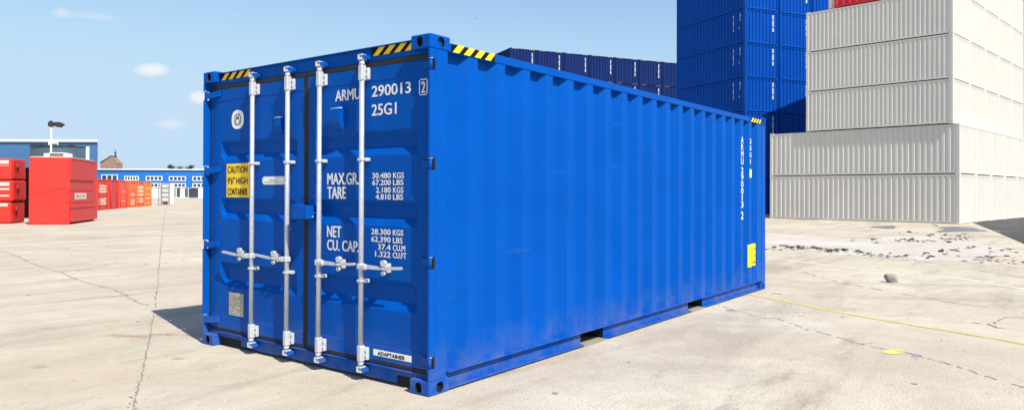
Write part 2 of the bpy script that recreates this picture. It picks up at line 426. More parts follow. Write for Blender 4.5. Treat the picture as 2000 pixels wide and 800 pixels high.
crackr = [(4.56, 0.1), (4.16, -0.32), (3.93, -0.66), (3.96, -0.79), (3.62, -1.11), (3.31, -1.52), (3.14, -1.74), (3.05, -2.03), (2.79, -2.35), (2.49, -2.63), (2.2, -3.0)]
strip(b, jag(crackr, 0.05, 0.012, rnd), 0.004, 0.016, 0.004, rnd, 0.3)
strip(b, jag([(4.86, -2.27), (4.89, -2.39), (4.69, -2.46), (4.71, -2.53)], 0.05, 0.02, rnd), 0.012, 0.03, 0.004, rnd, 0.1)
strip(b, jag([(4.91, -2.43), (5.37, -2.48), (5.53, -2.64)], 0.05, 0.02, rnd), 0.008, 0.02, 0.004, rnd, 0.15)
strip(b, jag([(1.47, 8.98), (2.57, 7.97), (3.14, 7.87)], 0.08, 0.015, rnd), 0.006, 0.02, 0.004, rnd, 0.5)
strip(b, jag([(3.66, 18.05), (5.44, 16.58), (8.0, 16.43)], 0.15, 0.05, rnd), 0.01, 0.05, 0.004, rnd, 0.4)
strip(b, jag([(14.0, 2.4), (12.0, -0.6), (9.5, -2.6), (8.2, -3.6)], 0.15, 0.04, rnd), 0.008, 0.03, 0.004, rnd, 0.45)
strip(b, jag([(8.9, 0.6), (7.2, -0.7), (6.2, -2.0), (5.6, -2.9)], 0.12, 0.04, rnd), 0.006, 0.022, 0.004, rnd, 0.5)
for k in range(34):
    t = rnd.random() * 5.99; i = int(t); f = t - i
    x = joint[i][0] * (1 - f) + joint[i + 1][0] * f + rnd.gauss(0, .025); y = joint[i][1] * (1 - f) + joint[i + 1][1] * f + rnd.gauss(0, .02)
    r = rnd.uniform(.003, .010)
    blob(b, [(x + r * math.cos(q) * rnd.uniform(.5, 1.6), y + r * math.sin(q) * rnd.uniform(.5, 1.8)) for q in (0, 1.2, 2.4, 3.6, 4.9)], 0.0045, rnd, r * .2, 1)
# small dark flakes lying about
for k in range(150):
    x, y = (rnd.uniform(-1.5, 6), rnd.uniform(2.8, 16)) if k < 70 else (rnd.uniform(0.3, 12), rnd.uniform(-3.6, -0.15))
    r = rnd.uniform(0.004, 0.018) * (1 + 0.12 * abs(y))
    blob(b, [(x + r * math.cos(t) * rnd.uniform(.5, 1.6), y + r * math.sin(t) * rnd.uniform(.5, 1.6)) for t in (0, 1.2, 2.4, 3.6, 4.9)], 0.0045, rnd, r * .2, 1)
tag(b.build('ground_cracks', CRACK), 'dark cracks and slab joint in the concrete yard', None, None, 'structure')

b = MB()
blob(b, [(17.8, 4.6), (17.97, 2.88), (17.16, 1.15), (18.96, 1.0), (19.62, 0.22), (18.14, -1.2), (16.95, -1.89), (13.77, -2.17), (11.83, -1.71), (11.47, -0.98), (11.67, -0.13), (11.77, 0.61), (12.68, 1.43), (13.07, 2.9)], 0.004, rnd, 0.40, 5)
tag(b.build('ground_patch', PALE), 'white dusty broken patch in the concrete', None, None, 'structure')
b = MB()
blob(b, [(24.63, 2.32), (26.18, 2.28), (26.97, 1.99), (24.8, 1.59), (23.79, 1.7)], 0.004, rnd, .15, 3)
blob(b, [(29.58, 0.99), (26.73, 0.49), (27.63, 0.03), (26.32, -0.69), (24.11, -1.06), (23.73, -0.61), (22.6, 0.1), (24.34, 0.15)], 0.004, rnd, .15, 3)
tag(b.build('ground_puddle', PUD), 'dark wet patches near the white stack', None, None, 'structure')
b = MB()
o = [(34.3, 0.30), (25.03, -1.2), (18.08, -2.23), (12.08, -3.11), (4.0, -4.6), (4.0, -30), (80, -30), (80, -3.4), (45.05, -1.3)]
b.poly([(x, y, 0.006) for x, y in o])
tag(b.build('shadow_sheet', SHADOW_GREY), 'flat grey sheet painted as the shadow along the yard', None, None, 'structure')  # flat sheet coloured as a cast shadow on the concrete
b = MB()
ys = [(5.55, 0.17), (5.35, -0.14), (5.0, -0.69), (4.71, -1.16), (4.42, -1.75), (4.22, -2.25), (4.0, -2.69), (3.81, -3.0), (3.2, -4.2)]
strip(b, jag(ys, 0.10, 0.004, rnd), 0.052, 0.068, 0.004, rnd, 0.0)
tag(b.build('painted_line', LINEY), 'thin yellow line painted on the concrete', None, None, 'structure')
b = MB()
strip(b, jag([(10.6, 1.7), (10.42, 1.39), (9.99, 0.68), (9.38, -0.41), (9.21, -1.01), (8.8, -1.84), (8.0, -2.61)], 0.2, 0.01, rnd), 0.05, 0.085, 0.004, rnd, 0.0)
tag(b.build('painted_line', LINEW), 'faded white line painted on the concrete', None, None, 'structure')
b = MB()
blob(b, [(2.96, -1.84), (3.12, -1.87), (3.14, -1.95), (3.05, -1.99), (2.93, -1.93)], 0.004, rnd, .008, 3)
b.mi = 1
blob(b, [(2.97, -2.04), (3.05, -2.07), (3.0, -2.11), (2.94, -2.08)], 0.004, rnd, .01, 3)
blob(b, [(4.13, -0.2), (4.19, -.23), (4.15, -0.28), (4.09, -.25)], 0.004, rnd, .015, 3)
blob(b, [(4.47, 0.12), (4.53, 0.08), (4.45, 0.05)], 0.004, rnd, .015, 3)
b.mi = 2
blob(b, [(5.66, -0.20), (5.70, -.20), (5.71, -0.31), (5.67, -0.31)], 0.004, rnd, .01, 2)
tag(b.build('ground_paint_spots', [LIMEBIT, BLUEBIT, REDBIT]), 'small yellow, violet and red paint spots on the concrete', None, None, 'structure')

# rubble along the edge of the broken patch
def chunk(mb, x, y, s, rng, zf=0.6):
    r = bmesh.ops.create_icosphere(mb.bm, subdivisions=1, radius=1)
    a = rng.uniform(0, 6.28); sx, sy, sz = s * rng.uniform(.6, 1.5), s * rng.uniform(.5, 1.1), s * rng.uniform(.35, 1.0) * zf
    for v in r['verts']:
        k = rng.uniform(.65, 1.25)
        p = Vector((v.co.x * sx * k, v.co.y * sy * k, v.co.z * sz * k))
        v.co = Vector((x + p.x * math.cos(a) - p.y * math.sin(a), y + p.x * math.sin(a) + p.y * math.cos(a), max(-0.02, p.z + sz * .45)))
        for f in v.link_faces: f.material_index = mb.mi
b = MB()
paths = [([(12.51, 2.06), (13.2, 1.55), (13.1, 0.92), (12.41, 0.01), (12.34, -0.61), (14.09, -1.09), (16.0, -1.34)], 230, .33, .050),
         ([(13.6, 1.9), (13.3, 1.2), (13.0, 0.5)], 80, .3, .062),
         ([(17.03, 1.0), (17.46, 0.5), (18.2, -0.09), (18.82, -0.81)], 110, .55, .055),
         ([(21.55, 0.63), (21.33, -0.32), (18.43, -0.96)], 60, .6, .055),
         ([(12.53, -1.5), (12.17, -2.13), (13.08, -1.85), (16.41, -2.19)], 80, .4, .04)]
for pl, n_, sp, s in paths:
    for k in range(n_):
        t = rnd.random() * (len(pl) - 1); i = int(t); f = t - i
        x = pl[i][0] * (1 - f) + pl[i + 1][0] * f + rnd.gauss(0, sp); y = pl[i][1] * (1 - f) + pl[i + 1][1] * f + rnd.gauss(0, sp * .45)
        b.mi = 0 if rnd.random() < .62 else 1
        chunk(b, x, y, s * (.25 + 1.2 * rnd.random() ** 2.5), rnd, 0.65)
tag(b.build('rubble', [RUBBLE, STONE]), 'dark rubble scattered over the broken white patch', 'rubble', None, 'stuff')
b = MB(); rr = random.Random(11)
r = bmesh.ops.create_icosphere(b.bm, subdivisions=2, radius=1)
for v in r['verts']:
    k = rr.uniform(.82, 1.12); v.co = Vector((v.co.x * .06 * k, v.co.y * .095 * k, max(-.01, v.co.z * .10 * k + .06 + .04 * v.co.y)))
o = b.build('concrete_lump', STONE); o.location = (7.78, -1.12, 0)
tag(o, 'single grey lump of broken concrete lying alone on the open yard', 'rubble lump')

# ------------------------------------------------------------------ the blue shipping container
L_, W_, H_ = 6.058, 2.438, 2.896
XD, XH = 0.055, 0.052          # door face and header / sill face, set back from the corner castings
main = empty('shipping_container')
tag(main, 'single blue shipping container with closed doors standing in the foreground', 'shipping container')

P0, PITCH, NREC = 0.255, 0.2842, 20
DEP = 0.046
def side_profile():
    pts = [(0.150, 0.0)]
    for k in range(NREC):
        c = P0 + PITCH * k
        pts += [(c - 0.098, 0.0), (c - 0.045, DEP), (c + 0.045, DEP), (c + 0.098, 0.0)]
    pts.append((L_ - 0.150, 0.0))
    pts = [p for p in pts if 0.149 <= p[0] <= L_ - .149]
    return pts
PROF = side_profile()
Y0 = 0.005
def prof_at(x):
    for (a, ya), (c, yc) in zip(PROF, PROF[1:]):
        if a <= x <= c: return ya + (yc - ya) * (x - a) / max(1e-9, c - a)
    return 0.0
for sgn in (0, 1):
    b = MB()
    f = (lambda y: Y0 + y) if sgn == 0 else (lambda y: W_ - Y0 - y)
    b.grid([[(x, f(y), z) for x, y in PROF] for z in (0.15, 2.80)])
    b.build('side_panel', BLUE, main)
b = MB()   # rear wall
n_ = 18
pr = []
for k in range(n_):
    y = .1 + k * (W_ - .2) / n_; d = (W_ - .2) / n_
    pr += [(y, 0), (y + d * .25, 0), (y + d * .5, .04), (y + d * .75, .04)]
pr.append((W_ - .1, 0))
b.grid([[(L_ - .01 - dx, y, z) for y, dx in pr] for z in (.13, 2.80)])
b.build('rear_panel', BLUE, main)
b = MB()
n_ = 28; rows = []
pr = []
for k in range(n_):
    x = .1 + k * (L_ - .2) / n_; d = (L_ - .2) / n_
    pr += [(x, 0), (x + d * .3, 0), (x + d * .45, .02), (x + d * .85, .02)]
pr.append((L_ - .1, 0))
b.grid([[(x, y, 2.845 + z) for x, z in pr] for y in (.05, W_ - .05)])
b.build('roof', BLUE, main)

b = MB()   # side rails, top and bottom, both sides
pk = [(1.738, 2.088), (3.783, 4.138)]
for y0, s in ((0, 1), (W_, -1)):
    Y = lambda v: y0 + s * v
    b.box(.17, L_ - .17, Y(.0), Y(.06), 2.775, 2.850, .006)
    xs = [.17, pk[0][0], pk[0][1], pk[1][0], pk[1][1], L_ - .17]
    b.box(.17, L_ - .17, Y(0.0), Y(.10), .150, .163, .003)                # lip
    for i in (0, 2, 4):
        b.box(xs[i], xs[i + 1], Y(.040), Y(.052), .030, .1495)            # web
        b.box(xs[i], xs[i + 1], Y(.001), Y(.051), .016, .0295, .002)       # foot
b.build('side_rail', BLUE, main)
STRAP = mat('dusty_floor_strap', (0.30, 0.27, 0.22), rough=.8)
for x0, x1 in pk:      # forklift pockets: dark tunnels with a floor strap
    b = MB()
    b.box(x0 - .004, x0, .0405, W_ - .0405, .03, .1495); b.box(x1, x1 + .004, .0405, W_ - .0405, .03, .1495)
    b.box(x0, x1, .06, W_ - .06, .138, .1488)
    b.box(x0, x1, .30, W_ - .30, .02, .135)
    b.mi = 1
    b.box(x0 - .01, x1 + .01, .003, .30, .006, .0155)
    b.build('forklift_pocket', [HOLE_SHADE, STRAP], main)
b = MB()
b.box(.2, L_ - .2, .11, W_ - .11, .10, .135)
b.build('underframe', HOLE_SHADE, main)

# corner posts with cut-outs for the hinges
HZ = [2.65, 1.85, 1.06, 0.262]
def posts(y0, s):
    b = MB()
    Y = lambda v: y0 + s * v
    b.box(.050, .150, Y(0.001), Y(.020), .118, 2.778, .004)
    zs = [.118] + [v for h in HZ[::-1] for v in (h - .046, h + .046)] + [2.778]
    for i in range(0, len(zs), 2):
        b.box(.001, .0505, Y(0.0005), Y(.019), zs[i], zs[i + 1], .005, seg=2)
    return b.build('corner_post', BLUE, main)
posts(0, 1); posts(W_, -1)
for y0, s in ((0, 1), (W_, -1)):
    b = MB(); b.box(L_ - .15, L_ - .002, y0 + s * .001, y0 + s * .06, .118, 2.778, .008)
    b.build('corner_post', BLUE, main)

# corner castings, hollow with oval holes
def oval(c, u, v, a, bb, n=20):
    pts = []
    for k in range(n):
        t = k * math.tau / n; cx, cy = math.cos(t), math.sin(t)
        e = 0.8
        pts.append(Vector(c) + Vector(u) * a * math.copysign(abs(cx) ** e, cx) + Vector(v) * bb * math.copysign(abs(cy) ** e, cy))
    return pts
def casting_mesh():
    b = MB(); b.box(0, .178, 0, .162, 0, .118, .011, seg=3); A = b.build('casting_blank', BLUE, squash=False)
    cut = MB()
    cut.box(.028, .160, .028, .145, .026, .092)
    cut.prism(oval((-.02, .086, .058), (0, 1, 0), (0, 0, 1), .026, .042), (.06, 0, 0))
    cut.prism(oval((.094, -.02, .058), (1, 0, 0), (0, 0, 1), .030, .042), (0, .06, 0))
    cut.prism(oval((.09, .08, .08), (1, 0, 0), (0, 1, 0), .05, .03), (0, 0, .06))
    Bo = cut.build('casting_cut', HOLE_SHADE, squash=False)
    md = A.modifiers.new('cut', 'BOOLEAN'); md.object = Bo; md.operation = 'DIFFERENCE'; md.solver = 'EXACT'
    try: md.material_mode = 'TRANSFER'
    except Exception: pass
    dg = bpy.context.evaluated_depsgraph_get()
    me = bpy.data.meshes.new_from_object(A.evaluated_get(dg))
    bpy.data.objects.remove(A); bpy.data.objects.remove(Bo)
    return me
CAST = casting_mesh()
def casting(x, y, z, sx, sy):
    me = CAST.copy()
    if sx * sy < 0: me.flip_normals()
    for v in me.vertices:
        c = v.co
        zz = c.z if z > 1 or True else c.z
        v.co = Vector((x + sx * c.x, y + sy * c.y, (z + (zz if z < 1 else .118 - zz)) * KZ))
    bm = bmesh.new(); bm.from_mesh(me); bmesh.ops.recalc_face_normals(bm, faces=bm.faces[:]); bm.to_mesh(me); bm.free()
    for i in range(len(me.materials)): pass
    o = bpy.data.objects.new('corner_casting', me); COL.objects.link(o); o.parent = main
for x, sx in ((0, 1), (L_, -1)):
    for y, sy in ((0, 1), (W_, -1)):
        for z in (0, 2.778): casting(x, y, z, sx, sy)

# door header and sill
b = MB()
b.box(XH, .16, .021, W_ - .021, 2.752, 2.872, .005)
b.prism([(XH - .022, .165, 2.868), (XH + .06, .165, 2.868), (XH + .06, .165, 2.876), (XH - .022, .165, 2.874)], (0, W_ - .33, 0))
b.build('door_header', BLUE, main)
b = MB()
b.box(XH, .16, .320, W_ - .455, .030, .150, .004)
b.box(XH, .16, .021, .320, .100, .1495); b.box(XH, .16, W_ - .455, W_ - .021, .100, .1495)
b.prism([(XH - .02, .17, .149), (XH + .03, .17, .149), (XH + .03, .17, .156)], (0, W_ - .34, 0))
b.mi = 1
for y0, y1 in ((.164, .320), (W_ - .455, W_ - .164)):
    b.box(.068, .16, y0, y1, .012, .0995)
b.build('door_sill', [BLUE, HOLE_SHADE], main)

# hazard stripes
def hazard(name, p0, u, v, n, length, h, lean):
    b = MB(); p0, u, v = Vector(p0), Vector(u), Vector(v)
    nn = u.cross(v).normalized() * .001
    b.poly([p0, p0 + u * length, p0 + u * length + v * h, p0 + v * h])
    b.mi = 1
    st = length / (n + .12)
    for k in range(n):
        a = k * st + .12 * st; w = st * .56
        q = [a, a + w, a + w + lean, a + lean]
        q = [min(max(t, 0), length) for t in q]
        b.poly([p0 + u * q[0] + nn, p0 + u * q[1] + nn, p0 + u * q[2] + v * h + nn, p0 + u * q[3] + v * h + nn])
    return b.build(name, [BLACKP, YELLOW2 if abs(u.x) > .5 else YELLOW], main, recalc=False)
hazard('hazard_stripe', (XH - .0025, W_ - .165, 2.798), (0, -1, 0), (0, 0, 1), 4, .405, .068, .06)
hazard('hazard_stripe', (XH - .0025, .556, 2.798), (0, -1, 0), (0, 0, 1), 4, .392, .068, .06)
hazard('hazard_stripe', (.181, -.0025, 2.780), (1, 0, 0), (0, 0, 1), 4, .425, .066, .05)
hazard('hazard_stripe', (5.50, -.0025, 2.780), (1, 0, 0), (0, 0, 1), 4, .375, .066, .05)

# doors
def door(ya, yb):
    """leaf between y = ya (towards the right post) and yb, with three pressed horizontal grooves"""
    b = MB()
    lv = [(.188, -.003), (.312, -.003), (.316, 0), (.628, 0), (.700, DG), (.830, DG), (.885, 0), (1.335, 0), (1.415, DG), (1.500, DG), (1.555, 0),
          (1.940, 0), (2.020, DG), (2.100, DG), (2.155, 0), (2.582, 0), (2.586, -.003), (2.705, -.003)]
    y_in0, y_in1, sl = ya + (.105 if ya < 1 else .075), yb - (.12 if ya > 1 else .075), .05
    rows = []
    for z, d in lv:
        if d > 0: rows.append([(XD, ya, z), (XD, y_in0, z), (XD + d, y_in0 + sl, z), (XD + d, y_in1 - sl, z), (XD, y_in1, z), (XD, yb, z)])
        else: rows.append([(XD + d, ya, z), (XD + d, y_in0, z), (XD + d, y_in0 + sl, z), (XD + d, y_in1 - sl, z), (XD + d, y_in1, z), (XD + d, yb, z)])
    b.grid(rows)
    zt, zb = lv[-1][0], lv[0][0]
    b.poly([(XD, ya, zb), (XD, ya, zt), (XD + .05, ya, zt), (XD + .05, ya, zb)]); b.poly([(XD, yb, zb), (XD, yb, zt), (XD + .05, yb, zt), (XD + .05, yb, zb)])
    b.poly([(XD - .003, ya, zt), (XD - .003, yb, zt), (XD + .05, yb, zt), (XD + .05, ya, zt)])
    b.poly([(XD - .003, ya, zb), (XD - .003, yb, zb), (XD + .05, yb, zb), (XD + .05, ya, zb)])
    return b.build('door', BLUE, main)
DG = 0.036
dR = door(.046, 1.190); dL = door(1.240, 2.392)
dL['label'] = 'left door with yellow caution sticker'; dR['label'] = 'right door with white lettering'
def gasket(d, ya, yb, zt0, zt1):
    b = MB()
    b.box(XD - .005, XD + .03, ya - .024, yb + .024, zt0, zt1, .008, seg=2)
    b.box(XD - .006, XD + .03, ya - .022, yb + .022, .150, .186, .008, seg=2)
    b.box(XD - .003, XD + .03, ya - .023, ya + .001, .17, zt0 + .02, .006)
    b.box(XD - .004, XD + .03, yb - .001, yb + .023, .17, zt0 + .02, .006)
    b.build('gasket', RUBBER, d)
gasket(dR, .046, 1.190, 2.707, 2.752); gasket(dL, 1.240, 2.392, 2.706, 2.7515)

# hinges
for d, yp, s in ((dR, .0125, 1), (dL, W_ - .0125, -1)):
    for h in HZ:
        b = MB()
        b.tube((.018, yp, h - .044), (.018, yp, h + .044), .011, seg=10)
        if s > 0: b.prism([(.022, yp + .004, h - .030), (.034, yp + .004, h - .030), (XD, yp + .06, h - .026), (XD, yp + .10, h - .02), (XD - .008, yp + .10, h - .02)], (0, 0, .055))
        else: b.prism([(.004, yp + s * .004, h - .035), (.034, yp + s * .004, h - .035), (XD, yp + s * .07, h - .03), (XD, yp + s * .155, h - .018), (XD - .016, yp + s * .155, h - .018), (.022, yp + s * .07, h - .032)], (0, 0, .062))
        b.mi = 1
        b.tube((.018, yp, h + .044), (.018, yp, h + .049), .015, seg=10)
        b.build('hinge', [BLUE, GALV2], d)
        b = MB()
        if s > 0:
            b.box(.034, .0495, .0012, .018, h - .0455, h + .0455)
            b.build('hinge_slot_shade', HOLE_SHADE, d)

# locking gear
RX = XD - .046
def rod(y, s):
    b = MB(); b.tube((RX, y, .118), (RX, y, 2.79), .0160, seg=16)
    r = b.build('lock_rod', GALV, main)
    for z0, z1, up in ((2.592, 2.712, 1), (.172, .296, -1)):
        k = MB()
        k.box(RX - .019, RX + .022, y - .0185, y + .0185, z0 - .006, z1 + .010, .008, seg=2)
        k.box(RX + .020, XD - .002, y - .036, y + .016, z0 + .004, z1 - .010, .006)
        for zz in (z0 + .04, z1 - .035):
            k.tube((RX + .020, y - .026, zz), (RX + .013, y - .026, zz), .007, seg=6)
        zc = z1 + .012 if up > 0 else z0 - .012
        k.tube((RX, y, zc), (RX, y, zc + up * .025), .0195, .016, seg=14)
        k.build('bearing_bracket', GALV2, r)
        c = MB()       # cam at the rod end
        ze = 2.790 if up > 0 else .100
        c.box(RX - .020, RX + .03, y - .020, y + .022, ze - .026, ze - .014, .004)
        c.box(RX - .020, RX + .03, y - .020, y + .022, ze + .012, ze + .024, .004)
        c.box(RX - .022, RX - .004, y + .004, y + .022, ze - .022, ze + .022, .004)
        c.tube((RX, y, ze - .03), (RX, y, ze + .028), .010, seg=10)
        c.build('rod_cam', GALV2, r)
        q = MB()       # keeper welded to header / sill
        q.prism([(XH, y - .042, ze - .017), (RX + .006, y - .034, ze - .017), (RX - .012, y - .016, ze - .017), (RX + .012, y - .004, ze - .017), (XH, y + .005, ze - .017)], (0, 0, .034))
        q.prism([(XH, y + .055, ze - .012), (RX + .012, y + .040, ze - .012), (RX + .018, y + .026, ze - .012), (XH, y + .024, ze - .012)], (0, 0, .024))
        q.build('cam_keeper', BLUE, r)
    for z in (1.905, .858):
        k = MB()
        k.box(RX - .020, RX + .020, y - .021, y + .021, z - .011, z + .013, .004)
        k.box(RX + .010, XD - .001, y - .036, y + .016, z - .015, z + .017, .005)
        k.tube((RX + .010, y - .026, z), (RX + .004, y - .026, z), .007, seg=8)
        k.build('rod_guide', GALV2, r)
    k = MB()           # handle with hub and catch
    zh = .985
    k.box(RX - .023, RX + .022, y - .021, y + .021, zh - .026, zh + .026, .007)
    k.box(RX - .026, RX + .006, y + s * .018, y + s * .062, zh - .026, zh + .022, .007)
    hx = RX - .012
    k.prism([(hx, y + s * .06, zh - .016), (hx, y + s * .06, zh + .018), (hx, y + s * .20, zh + .010), (hx, y + s * .36, zh + .026), (hx, y + s * .375, zh + .018), (hx, y + s * .37, zh + .004), (hx, y + s * .20, zh - .014)], (.012, 0, 0))
    k.tube((RX - .03, y + s * .055, zh), (RX - .022, y + s * .055, zh), .012, seg=8)
    k.build('handle', GALV2, r)
    k = MB()
    yc = y + s * (.142 if s > 0 else .213)
    k.box(hx + .0125, XD - .001, yc - .016, yc + .016, zh - .040, zh + .040, .005)
    k.prism([(hx - .006, yc - .012, zh + .018), (hx - .006, yc - .022, zh + .050), (hx - .006, yc - .016, zh + .064), (hx - .006, yc, zh + .070), (hx - .006, yc + .016, zh + .064), (hx - .006, yc + .022, zh + .050), (hx - .006, yc + .012, zh + .018)], (.020, 0, 0))
    k.tube((hx - .004, yc, zh - .042), (hx + .012, yc, zh - .042), .017, seg=12)
    k.tube((hx - .010, yc, zh), (hx - .001, yc, zh), .010, seg=8)
    k.mi = 1
    k.tube((hx - .0052, yc, zh - .042), (hx - .0045, yc, zh - .042), .006, seg=10)
    k.build('handle_catch', [GALV2, HOLE_SHADE], r)
for y, s in ((1.787, 1), (1.366, 1), (1.0185, -1), (0.599, -1)): rod(y, s)

# lock box and document clips
b = MB()
b.box(-.045, XD, 1.075, 1.235, 1.375, 1.500, .007, seg=2)
b.box(XD - .012, XD - .001, 1.235, 1.37, 1.36, 1.512, .003)
b.mi = 1
for dx, dz in ((-.02, .02), (.012, .02), (-.004, .052)): b.tube((dx + .02, 1.0755, 1.38 + dz), (dx + .02, 1.071, 1.38 + dz), .006, seg=8)
b.build('lock_box', [BLUE, GALV2], main)
for d, y0, y1, z0, z1 in ((dL, 1.459, 1.525, 2.205, 2.355), (dR, .826, .908, 2.195, 2.385)):
    b = MB()
    b.prism([(XD, y0, z0), (XD - .012, y0, z0 - .012), (XD - .040, y0, z0 + .05), (XD - .040, y0, z1 - .02), (XD - .030, y0, z1), (XD, y0, z1)], (0, y1 - y0, 0))
    b.mi = 1
    b.tube((XD - .03, y0 - .012, z1 - .01), (XD - .03, y1 + .012, z1 - .01), .006, seg=8)
    b.build('handle_bracket', [BLUE, GALV2], d)

# lettering on the right door
TU, TV = (0, -1, 0), (0, 0, 1)
XT = XD - .0015
b = MB()
def YD(y): return y + .0085 * (y + 2.916) / 3.137
def T(s, y0, z0, y1, z1, off=.032, mb=None):
    y0, y1 = YD(y0), YD(y1); (mb or b).text(s, (XT, y0, z0), TU, TV, y0 - y1, z1 - z0, off)
T('ARMU', .898, 2.443, .655, 2.540)
T('290013', .545, 2.447, .203, 2.540)
T('2', .112, 2.436, .083, 2.528)
fr = [(.137, 2.420), (.075, 2.420), (.075, 2.545), (.137, 2.545)]
for (ya, za), (yc, zc) in zip(fr, fr[1:] + fr[:1]):
    e = .004
    b.poly([(XT, max(ya, yc) + e, min(za, zc) - e), (XT, min(ya, yc) - e, min(za, zc) - e), (XT, min(ya, yc) - e, max(za, zc) + e), (XT, max(ya, yc) + e, max(za, zc) + e)])
T('25G1', .545, 2.284, .325, 2.381)
T('MAX.GR.', .976, 1.692, .665, 1.796); T('TARE', .976, 1.566, .790, 1.671)
T('NET', .976, 1.216, .836, 1.316); T('CU. CAP.', .975, 1.096, .663, 1.192)
for num, unit, z0, z1, yn, yu in (('30.480', 'KGS', 1.743, 1.790, .537, .258), ('67.200', 'LBS', 1.684, 1.731, .537, .262), ('2.180', 'KGS', 1.620, 1.667, .503, .262), ('4.810', 'LBS', 1.562, 1.608, .506, .264),
                                  ('28.300', 'KGS', 1.262, 1.310, .545, .262), ('62.390', 'LBS', 1.198, 1.245, .545, .268), ('37.4', 'CU.M', 1.134, 1.182, .483, .245), ('1.322', 'CU.FT', 1.072, 1.120, .508, .235)):
    T(num, yn, z0, .372, z1, .04); T(unit, .350, z0, yu, z1, .04)
b.build('lettering', LETTER, dR, recalc=False)
b = MB()
b.box(XD - .0055, XD - .0032, .194, .527, .226, .278)
b.mi = 1
b.text('ADAPTAINER', (XD - .0062, .487, .236), TU, TV, .24, .030, .05)
b.build('name_plate', [WHITEP, BLACKP], dR, recalc=False)
# stickers and plates on the left door
b = MB()
b.box(XT - .0008, XD - .0005, 1.888, 2.188, 1.566, 1.915)
b.mi = 1
for s, z in (('CAUTION', 1.818), ('9\'6" HIGH', 1.703), ('CONTAINER', 1.588)):
    b.text(s, (XT - .0016, 2.172, z), TU, TV, .262, .070, .03)
b.build('caution_sticker', [YELLOW, mat('brown_black_print', (0.05, 0.025, 0.006), rough=.6)], dL, recalc=False)
b = MB()
b.prism(oval((XT - .0003, 2.042, 2.370), (0, 1, 0), (0, 0, 1), .080, .098, 28), (-.001, 0, 0))
b.mi = 1
b.prism(oval((XT - .0016, 2.042, 2.370), (0, 1, 0), (0, 0, 1), .045, .062, 24), (-.0005, 0, 0))
b.mi = 0
rr = random.Random(3)
b.prism(oval((XT - .0023, 2.042, 2.352), (0, 1, 0), (0, 0, 1), .030, .016, 14), (-.0003, 0, 0))
for k in range(12):
    a = k * math.tau / 12
    b.prism(oval((XT - .0023, 2.042 + .030 * math.cos(a), 2.372 + .043 * math.sin(a)), (0, 1, 0), (0, 0, 1), rr.uniform(.005, .010), rr.uniform(.004, .012), 8), (-.0003, 0, 0))
b.build('approval_seal', [WHITEP, mat('seal_print', (0.10, 0.12, 0.10), rough=.6)], dL)
b = MB()
def pill(yc, zc, a, h, x, t, n=9):
    pts = []
    for k in range(n):
        q = -math.pi / 2 + math.pi * k / (n - 1); pts.append((x, yc + (a - h * KZ) + h * KZ * math.cos(q), zc + h * math.sin(q)))
    for k in range(n):
        q = math.pi / 2 + math.pi * k / (n - 1); pts.append((x, yc - (a - h * KZ) + h * KZ * math.cos(q), zc + h * math.sin(q)))
    b.prism(pts, (-t, 0, 0))
pill(1.583, 1.735, .140, .040, XT, .0015)
b.mi = 1
pill(1.583, 1.735, .128, .031, XT - .0017, .0003); b.mi = 0; pill(1.583, 1.735, .125, .0285, XT - .0022, .0003)
b.mi = 1
for z, n_, y0 in ((1.742, 9, 1.64), (1.722, 17, 1.69)):
    for k in range(n_):
        w = rr.uniform(.005, .010); y = y0 - k * .0125
        b.box(XT - .0027, XT - .0032, y, y - w, z - .005, z + rr.uniform(.002, .006))
b.build('oval_label', [WHITEP, GREYTXT], dL)
b = MB()
b.box(XT - .002, XD - .0005, 1.955, 2.145, .340, .575, .001)
b.mi = 1
for k in range(15):
    z = .555 - k * .0145; y = 2.135
    while y > 1.97:
        w = rr.uniform(.008, .04)
        if rr.random() < .75: b.box(XT - .0024, XT - .0027, y, max(1.965, y - w), z, z + .005)
        y -= w + .006
b.build('data_plate', [PLATE, mat('plate_print', (0.16, 0.14, 0.12), rough=.6)], dL)

# markings on the long side
b = MB()
def vstack(s, x0, w, ztop, step, h):
    z = ztop
    for ch in s:
        if ch != ' ': b.text(ch, (x0 + (w * .35 if ch == '1' else 0), Y0 - .002, z - h), (1, 0, 0), TV, w * (.28 if ch == '1' else 1), h, .03)
        z -= step
vstack('ARMU', 5.193, .072, 2.512, .113, .098)
vstack('290013', 5.193, .072, 2.030, .108, .094)
vstack('2', 5.193, .072, 1.330, .12, .115)
vstack('25G1', 5.480, .058, 2.500, .11, .075)
b.build('lettering', LETTER, main, recalc=False)
def decal(name, x0, x1, z0, z1, mats, text=None):
    b = MB()
    xs = sorted({x0, x1} | {x for x, y in PROF if x0 < x < x1})
    b.grid([[(x, Y0 - .002 + prof_at(x), z) for x in xs] for z in (z0, z1)])
    b.mi = 1
    for s, z, h in text or ():
        b.text(s, (x1 - .20, Y0 - .0045, z), (1, 0, 0), TV, .14, h, .03)
    return b.build(name, mats, main)
decal('height_sticker', 5.480, 5.550, 1.875, 2.01, [YELLOW2, BLACKP])
decal('caution_sticker', 5.455, 5.735, .430, .792, [YELLOW2, mat('pale_brown_print', (0.30, 0.22, 0.02), rough=.6)], (('CAUTION', .69, .05), ('9\'6" HIGH', .58, .05), ('CONTAINER', .47, .05)))

# ------------------------------------------------------------------ yard containers in the background
def scribble(mb, o, u, v, h, w, n, rng):
    """a column of small worn letters too far off to read"""
    o, u, v = Vector(o), Vector(u), Vector(v)
    st = h / n
    for k in range(n):
        if k in (4, 11): continue
        a = o - v * (k * st)
        hh = st * rng.uniform(.6, .8)
        mb.poly([a, a + u * w, a + u * w - v * hh, a - v * hh])
        
